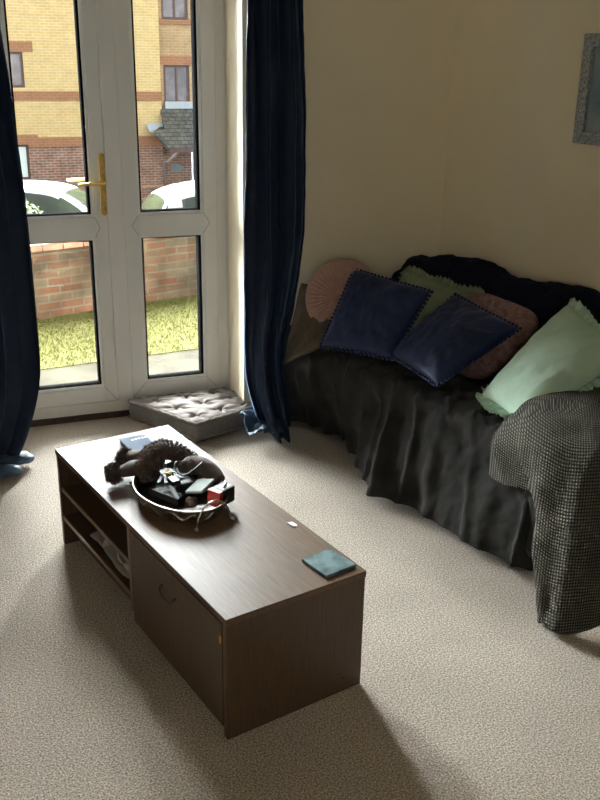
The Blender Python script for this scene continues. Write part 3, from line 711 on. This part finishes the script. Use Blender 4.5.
ctrl = [[(1.085+.05*j, 3.60-.05*i+.01*j, .105+.02*math.sin(i*2+j*1.7)-.012*i) for j in range(4)] for i in range(4)]
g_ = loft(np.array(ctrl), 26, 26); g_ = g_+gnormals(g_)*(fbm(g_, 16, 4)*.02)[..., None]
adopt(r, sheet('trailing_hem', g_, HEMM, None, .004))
tag(r, 'long navy velvet curtain hanging right of the glass doors beside the sofa', 'curtain')
def exL(g, t, z):
    for i, zz in enumerate(z):
        k = max(0, 1-zz/.6); g[i, :, 1] -= .05*k*np.sin(PI*t)
    g[..., 1] += fbm(g, 5, 8)*.012
    return g
zsL = [.01, .07, .175, .28, .40, .57, .92, 1.1, 1.29, 1.5, 1.67, 2.36]
rL = [.11, .148, .190, .228, .250, .252, .252, .249, .238, .229, .215, .20]
lL = [-.30]*12
c = curtain('curtain', zsL, lL, rL, 3.60, 4.2, .04, VELVET, '', 2.0, extra=exL, ph=.4)
r = empty('curtain', (0, 3.6, 0)); c.name = 'curtain_panel'; adopt(r, c)
def pool(pts, rad, seed):
    P = crom(np.array(pts), 30); R = crom(np.array(rad, float).reshape(-1, 1), 30)[:, 0]; v = []; n = 20
    for i in range(30):
        t = P[min(i+1, 29)]-P[max(i-1, 0)]; t /= np.linalg.norm(t); u = np.cross(t, [0, 0, 1]); u /= np.linalg.norm(u); q = np.cross(u, t)
        for k in range(n):
            a = 2*PI*k/n; d = u*math.cos(a)+q*math.sin(a)*.6; p = P[i]+d*R[i]*(1+.25*noise.noise(Vector(P[i]*25+d*3+Vector((seed, 0, 0))))); p[2] = max(p[2], .004); v.append(p)
    return v, [(i*n+k, i*n+(k+1) % n, (i+1)*n+(k+1) % n, (i+1)*n+k) for i in range(29) for k in range(n)]+[tuple(range(n))[::-1], tuple(29*n+k for k in range(n))]
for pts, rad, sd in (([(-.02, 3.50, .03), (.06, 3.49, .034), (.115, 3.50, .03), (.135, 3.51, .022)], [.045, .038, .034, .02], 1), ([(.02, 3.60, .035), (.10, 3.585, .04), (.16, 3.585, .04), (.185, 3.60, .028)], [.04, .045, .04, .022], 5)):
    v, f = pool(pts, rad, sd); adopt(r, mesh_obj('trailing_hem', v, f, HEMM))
tag(r, 'long navy velvet curtain hanging at the left edge of the glass doors', 'curtain')

# ------------------------------------------------------------------ floor cushion
q = np.array([[.668, 3.965], [.885, 3.60], [1.225, 3.735], [1.118, 3.985]])  # left, near, right, far
fc = empty('floor_cushion', (.93, 3.8, 0))
def quad(u, v_): return (1-u)*(1-v_)*q[0]+u*(1-v_)*q[1]+u*v_*q[2]+(1-u)*v_*q[3]
n = 70; tufts = [(a, b_) for a in (.17, .5, .83) for b_ in (.17, .5, .83)]
G = np.zeros((n, n, 3)); 
for i in range(n):
    for j in range(n):
        u, v_ = i/(n-1), j/(n-1); p = quad(u, v_); h_ = .092
        ed = min(u, v_, 1-u, 1-v_); h_ += .014*min(1, ed/.12)**.5
        for a, b_ in tufts:
            dd = math.hypot(u-a, v_-b_); an_ = math.atan2(v_-b_, u-a)
            h_ -= .020*math.exp(-(dd/.035)**2)+.009*math.exp(-(dd/.13)**2)*(1+.8*math.sin(an_*5+a*9+b_*5))
        h_ += .004*noise.noise(Vector((u*9, v_*9, 1)))
        if ed < .001: h_ -= .006
        G[i, j] = (p[0], p[1], h_)
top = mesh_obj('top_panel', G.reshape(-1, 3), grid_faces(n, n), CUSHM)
per = [(t, 0) for t in np.linspace(0, 1, 30)[:-1]]+[(1, t) for t in np.linspace(0, 1, 30)[:-1]]+[(1-t, 1) for t in np.linspace(0, 1, 30)[:-1]]+[(0, 1-t) for t in np.linspace(0, 1, 30)[:-1]]
cen = q.mean(0); NP = len(per); v = []; rows = 9
for r_ in range(rows):
    tz = r_/(rows-1)
    for k, (u, v_) in enumerate(per):
        p = quad(u, v_); d = p-cen; d = d/np.linalg.norm(d); bul = .010*math.sin(PI*tz)+.004*math.sin(k*1.7)*math.sin(PI*tz)
        v.append((p[0]+d[0]*bul, p[1]+d[1]*bul, .004+.088*tz))
f = [(a*NP+k, a*NP+(k+1) % NP, (a+1)*NP+(k+1) % NP, (a+1)*NP+k) for a in range(rows-1) for k in range(NP)]+[tuple(range(NP))[::-1]]
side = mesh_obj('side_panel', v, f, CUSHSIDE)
def rope(z, out, r0):
    b = MB(); pts = []
    for k, (u, v_) in enumerate(per):
        p = quad(u, v_); d = p-cen; d = d/np.linalg.norm(d); pts.append((p[0]+d[0]*out, p[1]+d[1]*out, z+.0025*math.sin(k*1.9)))
    b.tube(pts, r0, 8, closed=True); return b.build('piping', CUSHM)
adopt(fc, top, side, rope(.089, .006, .010), rope(.014, .008, .008))
for a, b_ in tufts:
    p = quad(a, b_); adopt(fc, MB().tube([(p[0], p[1], .076), (p[0], p[1], .084)], [.009, .006], 10).build('tuft_button', CUSHM))
tag(fc, 'square grey tufted floor cushion on the carpet against the glass doors', 'floor cushion')

# ------------------------------------------------------------------ sofa
sf = empty('sofa', tuple(S(.9, .4, 0)), 0)
def sbox(name, s0, s1, d0, d1, z0, z1, m, bev=.02):
    o = MB().box(s0, s1, d0, d1, z0, z1, 0, lambda a, b_, c_: S(a, b_, c_)).build(name, m, None, bev); adopt(sf, o); return o
SOFAM = mat('sofa_fabric', (.02, .02, .02), .9)
sbox('base', .02, 1.70, .03, .70, .07, .27, SOFAM); sbox('seat_cushion', .12, .74, .2, .71, .27, .425, SOFAM, .04); sbox('seat_cushion', .75, 1.37, .2, .71, .27, .425, SOFAM, .04)
sbox('backrest', .02, 1.70, .03, .17, .2, .70, SOFAM, .05); sbox('armrest', .0, .12, .03, .68, .07, .52, SOFAM, .04); sbox('armrest', 1.42, 1.70, .03, .80, .07, .55, SOFAM, .04)
for a, b_ in ((.1, .1), (.1, .62), (1.62, .1), (1.62, .62)): sbox('leg', a-.03, a+.03, b_-.03, b_+.03, 0, .07, DARKWOOD, .004)
tag(sf, 'two-seat sofa along the right wall, covered with dark throws', 'sofa')

# charcoal throw over seat and front
rows = [-.10, .06, .26, .46, .65, .80, .95, 1.1, 1.25, 1.40, 1.50]
hemd = [.82, .765, .72, .77, .86, .89, .84, .845, .84, .825, .80]; hemz = [.03, .045, .05, .05, .035, .03, .03, .03, .03, .035, .04]
shd = [.82, .775, .745, .75, .755, .75, .74, .735, .74, .75, .75]
G = []
for s_, hd, hz, sd in zip(rows, hemd, hemz, shd):
    G.append([(s_, hd, hz), (s_, hd*.6+sd*.4+.01, .17), (s_, sd+.025, .31), (s_, sd-.005, .415), (s_, sd-.12, .452), (s_, .45, .455), (s_, .25, .46), (s_, .18, .56), (s_, .14, .70)])
nu, nv = 300, 150
g = loft(np.array(G), nu, nv)
V_ = np.linspace(0, 1, nv)[None, :]; Sg = g[..., 0]; zz = g[..., 2]; front = np.clip((.47-zz)/.40, 0, 1)*(V_ < .45)
disp = np.zeros_like(Sg); seat = np.zeros_like(Sg)
for (s0, sl, wd, am, top_) in ((-.04, .03, .02, .014, 1), (.05, .05, .018, .012, 1), (.15, .06, .024, .034, 1), (.275, .06, .017, .018, 1), (.375, .08, .024, .042, .9), (.50, .08, .028, .030, 1), (.60, .09, .016, .016, .9), (.70, .08, .028, .048, 1), (.83, .06, .018, .018, .9), (.95, .06, .035, .020, .7), (1.12, .12, .03, .012, .6), (1.27, .02, .04, .014, .6), (1.425, .02, .018, .03, .5)):
    cc_ = s0+sl*(front-.3)+.01*np.sin(front*6+s0*20)+1.5*np.clip(V_-.37, 0, 1)**1.15
    e_ = np.exp(-np.abs((Sg-cc_)/(wd*(1+1.2*np.clip(V_-.37, 0, .3))))**1.7)
    disp += am*e_*np.clip(front*1.5, 0, 1)**(.8/top_)
    seat += am*.62*e_*np.clip((V_-.30)/.08, 0, 1)*np.clip((.66-V_)/.22, 0, 1)
disp -= .013*np.clip(front*1.5, 0, 1)
g[..., 1] += disp
g[..., 2] += seat
g[..., 0] += .012*np.sin(g[..., 2]*14+g[..., 0]*7)*front
g = Sarr(g); g[..., 1] = np.minimum(g[..., 1], YW-.03)
nn = gnormals(g); flat = np.clip((zz-.40)/.04, 0, 1)*(V_ < .75)
loc_s = Sg*1.0
w1 = 1-np.abs(fbm(np.stack([Sg*3+V_*2.5, V_*2.2-Sg*.5, Sg*0], -1), 2.2, 2)); w1 = np.clip(w1-.75, 0, 1)*4
g[..., 2] += flat*(.018*w1-.005)
nz_ = fbm(g, 5, 9)*.012+fbm(g, 14, 4)*.004
g = g+nn*nz_[..., None]*np.sign(nn[nu//2, nv//2, 2])
g[..., 2] = np.maximum(g[..., 2], .008); g[..., 1] = np.minimum(g[..., 1], YW-.012)
o = sheet('throw_cover', g, CHARCOAL, None, .006); origin_to(o, S(.7, .8, 0))
tag(o, 'charcoal cotton throw draped over the sofa seat with folds hanging to the carpet', 'throw')

# navy fleece over the backrest
rows = [(-.14, .63), (-.06, .70), (.05, .735), (.16, .765), (.28, .79), (.40, .795), (.53, .78), (.65, .762), (.78, .772), (.96, .782), (1.1, .785), (1.3, .78), (1.5, .76)]
G = []
for s_, zt in rows:
    bul = .03*math.sin(s_*9)
    G.append([(s_, .015, zt-.14), (s_, .03, zt-.05), (s_, .09, zt-.004), (s_, .17, zt-.02), (s_, .25+bul*.3, zt-.11), (s_, .28+bul*.5, zt-.22), (s_, .31, .47)])
g = Sarr(loft(np.array(G), 200, 90)); nn = gnormals(g); g = g+nn*(fbm(g, 4.5, 6)*.022+fbm(g, 12, 2)*.008)[..., None]
# keep the far end inside the corner
g[..., 1] = np.minimum(g[..., 1], YW-.01)
rel = (g-np.array(WC))@np.array(WN); g += np.clip(.012-rel, 0, 1)[..., None]*np.array(WN)
o = sheet('fleece_throw', g, NAVYTHROW, None, .008); origin_to(o, S(.7, .2, .5))
tag(o, 'very dark navy fleece throw bunched over the sofa backrest', 'throw')

# grey knitted blanket over the near arm
r0 = [(1.52, .02, .60), (1.52, .2, .605), (1.52, .40, .605), (1.52, .58, .605), (1.52, .60, .605), (1.52, .61, .605), (1.52, .60, .605), (1.52, .58, .605), (1.52, .4, .605), (1.52, .02, .60)]
r1 = [(1.38, .02, .59), (1.37, .28, .595), (1.35, .52, .59), (1.33, .70, .567), (1.40, .79, .565), (1.50, .845, .565), (1.64, .85, .565), (1.71, .76, .575), (1.73, .4, .585), (1.73, .02, .585)]
r2 = [(1.34, .02, .52), (1.31, .28, .52), (1.26, .56, .50), (1.225, .735, .43), (1.43, .84, .46), (1.545, .885, .43), (1.66, .905, .40), (1.765, .84, .40), (1.775, .4, .38), (1.775, .02, .38)]
r3 = [(1.33, .02, .49), (1.29, .29, .49), (1.24, .59, .47), (1.235, .76, .355), (1.49, .845, .385), (1.58, .895, .26), (1.68, .93, .22), (1.785, .865, .21), (1.79, .4, .2), (1.79, .02, .2)]
r4 = [(1.33, .02, .475), (1.28, .30, .475), (1.235, .60, .46), (1.27, .78, .295), (1.54, .85, .325), (1.65, .925, .03), (1.70, .955, .02), (1.79, .88, .02), (1.80, .4, .02), (1.80, .02, .02)]
G = np.array([r0, r1, r2, r3, r4]); nu, nv = 130, 260
g = Sarr(loft(G, nu, nv)); nn = gnormals(g); g = g+nn*(fbm(g, 5, 12)*.014)[..., None]
tv = np.linspace(0, 9, nv)[None, :]; tu = np.linspace(0, 1, nu)[:, None]
fold = np.exp(-((tv-3.45)/.16)**2)*.022*np.clip(tu*2.5-.5, 0, 1)-np.exp(-((tv-3.9)/.2)**2)*.016*np.clip(tu*2-.3, 0, 1)+.008*np.sin(tv*5)*tu
fold = fold*np.clip(tu*6, 0, 1)
g = g+nn*fold[..., None]*(-1 if nn[nu//3, nv//2] @ np.array(WN) < 0 else 1)
g[..., 2] = np.maximum(g[..., 2], .008)
# arc-length uv
du = np.linalg.norm(np.diff(g, axis=0), axis=2).mean(1); lu = np.concatenate([[0], np.cumsum(du)])
dv = np.linalg.norm(np.diff(g[nu//2:], axis=1), axis=2).mean(0); lv = np.concatenate([[0], np.cumsum(dv)])
ss = lambda x, a, b_: (lambda t: t*t*(3-2*t))(np.clip((x-a)/(b_-a), 0, 1))
rel = g-np.array(WC); s_l = rel@np.array(WV); d_l = rel@np.array(WN); drop = np.clip(.60-g[..., 2], 0, 1)
wf = ss(tv, 2.6, 3.8)*(1-ss(tv, 5.6, 6.4)); ws = ss(tv, 5.6, 6.4); wi = 1-ss(tv, 2.2, 3.2)
al = np.concatenate([np.zeros((1, nv)), np.cumsum(np.linalg.norm(np.diff(g, axis=0), axis=2), axis=0)]); al = al-al[32:33]
uv = np.stack([s_l-d_l, al], -1)
o = sheet('knitted_blanket', g, KNIT, None, .009, uv); origin_to(o, S(1.6, .8, 0))
tag(o, 'grey waffle-knit blanket draped over the near arm of the sofa', 'blanket')

# ------------------------------------------------------------------ pillows
def pillow_mesh(cs_, thick, n=46, rnd=.03, pinch=.06, wr=.010, seed=0, pw=.42, wscale=9, sag=0):
    """cs_: TL, TR, BR, BL corners (world). returns front, back grids + outline points"""
    P = [np.array(tuple(c_)) for c_ in cs_]; nrm = np.cross(P[1]-P[3], P[0]-P[2]); nrm /= np.linalg.norm(nrm)
    if nrm @ (np.array([0, 0, 1.6])-sum(P)/4) < 0: nrm = -nrm
    cen = sum(P)/4; F = np.zeros((n, n, 3)); B = np.zeros((n, n, 3))
    for i in range(n):
        for j in range(n):
            a = -math.cos(PI*i/(n-1)); b_ = -math.cos(PI*j/(n-1))
            a = a*.55+(2*i/(n-1)-1)*.45; b_ = b_*.55+(2*j/(n-1)-1)*.45
            cr = 1-rnd*a**4*b_**4; aa = a*(1-pinch*(1-b_*b_))*cr; bb = b_*(1-pinch*(1-a*a))*cr
            u, v_ = (aa+1)/2, (bb+1)/2
            p = (1-u)*(1-v_)*P[0]+(1-u)*v_*P[3]+u*(1-v_)*P[1]+u*v_*P[2]
            h_ = max(0, (1-a*a)*(1-b_*b_))**pw*thick
            k = (1-abs(a)**6)*(1-abs(b_)**6)
            # radiating pull wrinkles near edges + noise
            r_ = max(abs(a), abs(b_)); an_ = math.atan2(b_, a)
            wv = wr*(.5*math.sin(an_*14+seed+3*noise.noise(Vector((a*2, b_*2, seed))))*r_**2+1.0*noise.noise(Vector((a*wscale*.3+seed, b_*wscale*.3, 0)))+.6*noise.noise(Vector((a*wscale+seed, b_*wscale*.5, 2))))*k
            sg = sag*(1-v_)*0
            F[i, j] = p+nrm*(h_/2+wv); B[i, j] = p-nrm*(h_/2)
    F[0], F[-1], F[:, 0], F[:, -1] = (F[0]+B[0])/2, (F[-1]+B[-1])/2, (F[:, 0]+B[:, 0])/2, (F[:, -1]+B[:, -1])/2
    B[0], B[-1], B[:, 0], B[:, -1] = F[0], F[-1], F[:, 0], F[:, -1]
    ff = grid_faces(n, n); fb = [t[::-1] for t in grid_faces(n, n, n*n)]
    out = [F[i, 0] for i in range(n-1)]+[F[-1, j] for j in range(n-1)]+[F[i, -1] for i in range(n-1, 0, -1)]+[F[0, j] for j in range(n-1, 0, -1)]
    u_ = np.linspace(0, .42, n); uv = np.stack(np.meshgrid(u_, u_, indexing='ij'), -1).reshape(-1, 2); uv = np.concatenate([uv, uv])
    return np.concatenate([F.reshape(-1, 3), B.reshape(-1, 3)]), ff+fb, out, nrm, cen, uv
def resample(out, k):
    P = np.array(out+[out[0]]); l_ = np.concatenate([[0], np.cumsum(np.linalg.norm(np.diff(P, axis=0), axis=1))]); t = np.linspace(0, l_[-1], k, endpoint=False)
    return np.stack([np.interp(t, l_, P[:, d]) for d in range(3)], 1)
def merge(o):
    bm = bmesh.new(); bm.from_mesh(o.data); bmesh.ops.remove_doubles(bm, verts=bm.verts, dist=.0004); bmesh.ops.recalc_face_normals(bm, faces=bm.faces); bm.to_mesh(o.data); bm.free()
def pillow(name, cs_, thick, m, label, trim=None, group=None, plain_left=False, **kw):
    v, f, out, nrm, cen, uv = pillow_mesh(cs_, thick, **kw)
    low = min(cs_, key=lambda c_: c_.z); r = empty(name, tuple((cs_[2]+cs_[3])/2))
    bd = mesh_obj('cover', v, f, m, None, True, uv); merge(bd); kids = [bd]
    if trim == 'pompom':
        P = resample(out, 76); bm = bmesh.new(); bmesh.ops.create_icosphere(bm, subdivisions=2, radius=.0072)
        for q_ in bm.verts: q_.co *= 1+.15*noise.noise(q_.co*900)
        me = bpy.data.meshes.new('pompom'); bm.to_mesh(me); bm.free(); me.materials.append(m)
        for p in me.polygons: p.use_smooth = True
        for p in P:
            d = p-cen; d /= np.linalg.norm(d); o_ = bpy.data.objects.new('pompom', me); C.objects.link(o_); o_.parent = r; o_.location = Vector(p+d*.0085)-r.location
    if trim == 'ruffle':
        P = resample(out, 720); rows_ = 6; V = []; cu = 0
        for i, p in enumerate(P):
            d = p-cen; d -= nrm*(d@nrm); d /= np.linalg.norm(d); tg = P[(i+1) % 720]-P[i-1]; tg /= np.linalg.norm(tg); e = np.cross(tg, nrm); e = e if e@d > 0 else -e
            for k in range(rows_):
                t = k/(rows_-1); ph_ = i*.52+2.6*noise.noise(Vector((i*.05, 0, 3)))
                V.append(p+e*(.030*t*(1+.22*math.sin(i*.07)))+nrm*(.013*t*math.sin(ph_)+.004*t*math.sin(ph_*1.7))+tg*.007*t*math.cos(ph_))
        f_ = [(i*rows_+k, i*rows_+k+1, ((i+1) % 720)*rows_+k+1, ((i+1) % 720)*rows_+k) for i in range(530 if plain_left else 720) for k in range(rows_-1)]
        ru = mesh_obj('ruffle', V, f_, m); md = ru.modifiers.new('thickness', 'SOLIDIFY'); md.thickness = .0015; kids.append(ru)
    adopt(r, *kids); tag(r, label, 'pillow', group); return r
# taupe knitted pillow hanging over the far front corner
pillow('pillow', [S(-.10, .70, .655), S(.12, .55, .64), S(.25, .80, .47), S(.045, .875, .33)], .08, TAUPE, 'taupe knitted pillow squashed at the far end of the sofa beside the curtain', wr=.012, pinch=.04)
# sage-grey back pillow
pillow('pillow', [S(.10, .27, .70), S(.58, .27, .695), S(.66, .50, .46), S(.20, .50, .46)], .12, SAGEDK, 'grey-green frilled pillow behind the two navy pillows', trim='ruffle', seed=2)
# rose fleece
pillow('pillow', [S(.56, .28, .715), S(.955, .27, .695), S(.94, .55, .475), S(.56, .55, .475)], .14, PINKF, 'dusty rose fluffy pillow between a navy pillow and the mint pillow', seed=3, wr=.018, rnd=.14, pinch=.0, wscale=16)
# round pleated pillow
def round_pillow(cen, nrm, R_, th, m, label):
    nrm = Vector(nrm).normalized(); u = nrm.cross(Vector((0, 0, 1))).normalized(); q_ = u.cross(nrm).normalized(); nr, na = 26, 240; V = []
    for sd in (1, -1):
        for i in range(nr):
            t = i/(nr-1); r_ = R_*math.sin(t*PI/2) if 0 else R_*t**.9
            for k in range(na):
                a = 2*PI*k/na; h_ = th/2*(1-t**3.2)**.5
                h_ -= .030*math.exp(-(t/.13)**2)
                h_ += .0032*math.cos(a*40+1.5*math.sin(a*3))*math.sin(PI*min(1, t*1.02))*(1 if t > .12 else 0)
                V.append(cen+u*(r_*math.cos(a))+q_*(r_*math.sin(a))+nrm*(sd*h_))
    f_ = [];
    for s_ in (0, 1):
        o_ = s_*nr*na
        for i in range(nr-1):
            for k in range(na): f_.append((o_+i*na+k, o_+i*na+(k+1) % na, o_+(i+1)*na+(k+1) % na, o_+(i+1)*na+k))
    r = empty('pillow', tuple(cen-q_*R_)); bd = mesh_obj('cover', V, f_, m); merge(bd)
    b = MB(); b.tube([cen+nrm*(th/2-.022), cen+nrm*(th/2-.012), cen+nrm*(th/2-.008)], [.016, .014, .006], 16)
    bt = b.build('button', m); adopt(r, bd, bt); tag(r, label, 'pillow'); return r
cam0 = Vector((0, 0, 1.6)); rc = cam0+(S(.09, .60, .612)-cam0)*.98
round_pillow(rc, (-.55, -.80, .28), .165, .11, PINKV, 'round dusty pink pleated velvet pillow at the far end of the sofa')
pillow('pillow', [cam0+(p-cam0)*.972 for p in (S(.085, .545, .735), S(.475, .43, .705), S(.53, .66, .47), S(.265, .83, .475))], .12, SATIN, 'dark navy pillow with pompom trim leaning on the round pink pillow', trim='pompom', group='navy pompom pillows', seed=5)
pillow('pillow', [cam0+(p-cam0)*.972 for p in (S(.51, .335, .69), S(.885, .33, .64), S(.878, .72, .475), S(.475, .645, .475))], .12, SATIN, 'navy pillow with pompom trim tilted in the middle of the sofa seat', trim='pompom', group='navy pompom pillows', seed=8)
pillow('pillow', [S(1.125, .36, .80), S(1.44, .38, .70), S(1.36, .76, .49), S(1.04, .655, .475)], .15, SAGE, 'mint green pillow with ruffled edge against the knitted blanket', trim='ruffle', plain_left=True, seed=11, wr=.008)

# ------------------------------------------------------------------ picture on the right wall
pf = empty('picture_frame', tuple(S(.98, .0, 1.3)))
def sring(s0, s1, z0, z1, wdt, d0, d1):
    b = MB(); t = lambda a, b_, c_: S(a, b_, c_)
    b.box(s0, s0+wdt, d0, d1, z0, z1, 0, t); b.box(s1-wdt, s1, d0, d1, z0, z1, 0, t); b.box(s0+wdt, s1-wdt, d0, d1, z0, z0+wdt, 0, t); b.box(s0+wdt, s1-wdt, d0, d1, z1-wdt, z1, 0, t); return b
k1 = sring(.755, 1.20, 1.30, 1.688, .045, .002, .026).build('frame', FRAMEM, None, .003)
k2 = MB().box(.80, 1.155, .004, .012, 1.345, 1.643, 0, lambda a, b_, c_: S(a, b_, c_)).build('print', mat('blue_grey_print', (.12, .17, .20), .4, col2=(.26, .32, .35), vs=7))
adopt(pf, k1, k2); tag(pf, 'silver hammered picture frame with a blue-grey print hung on the right wall', 'picture frame')
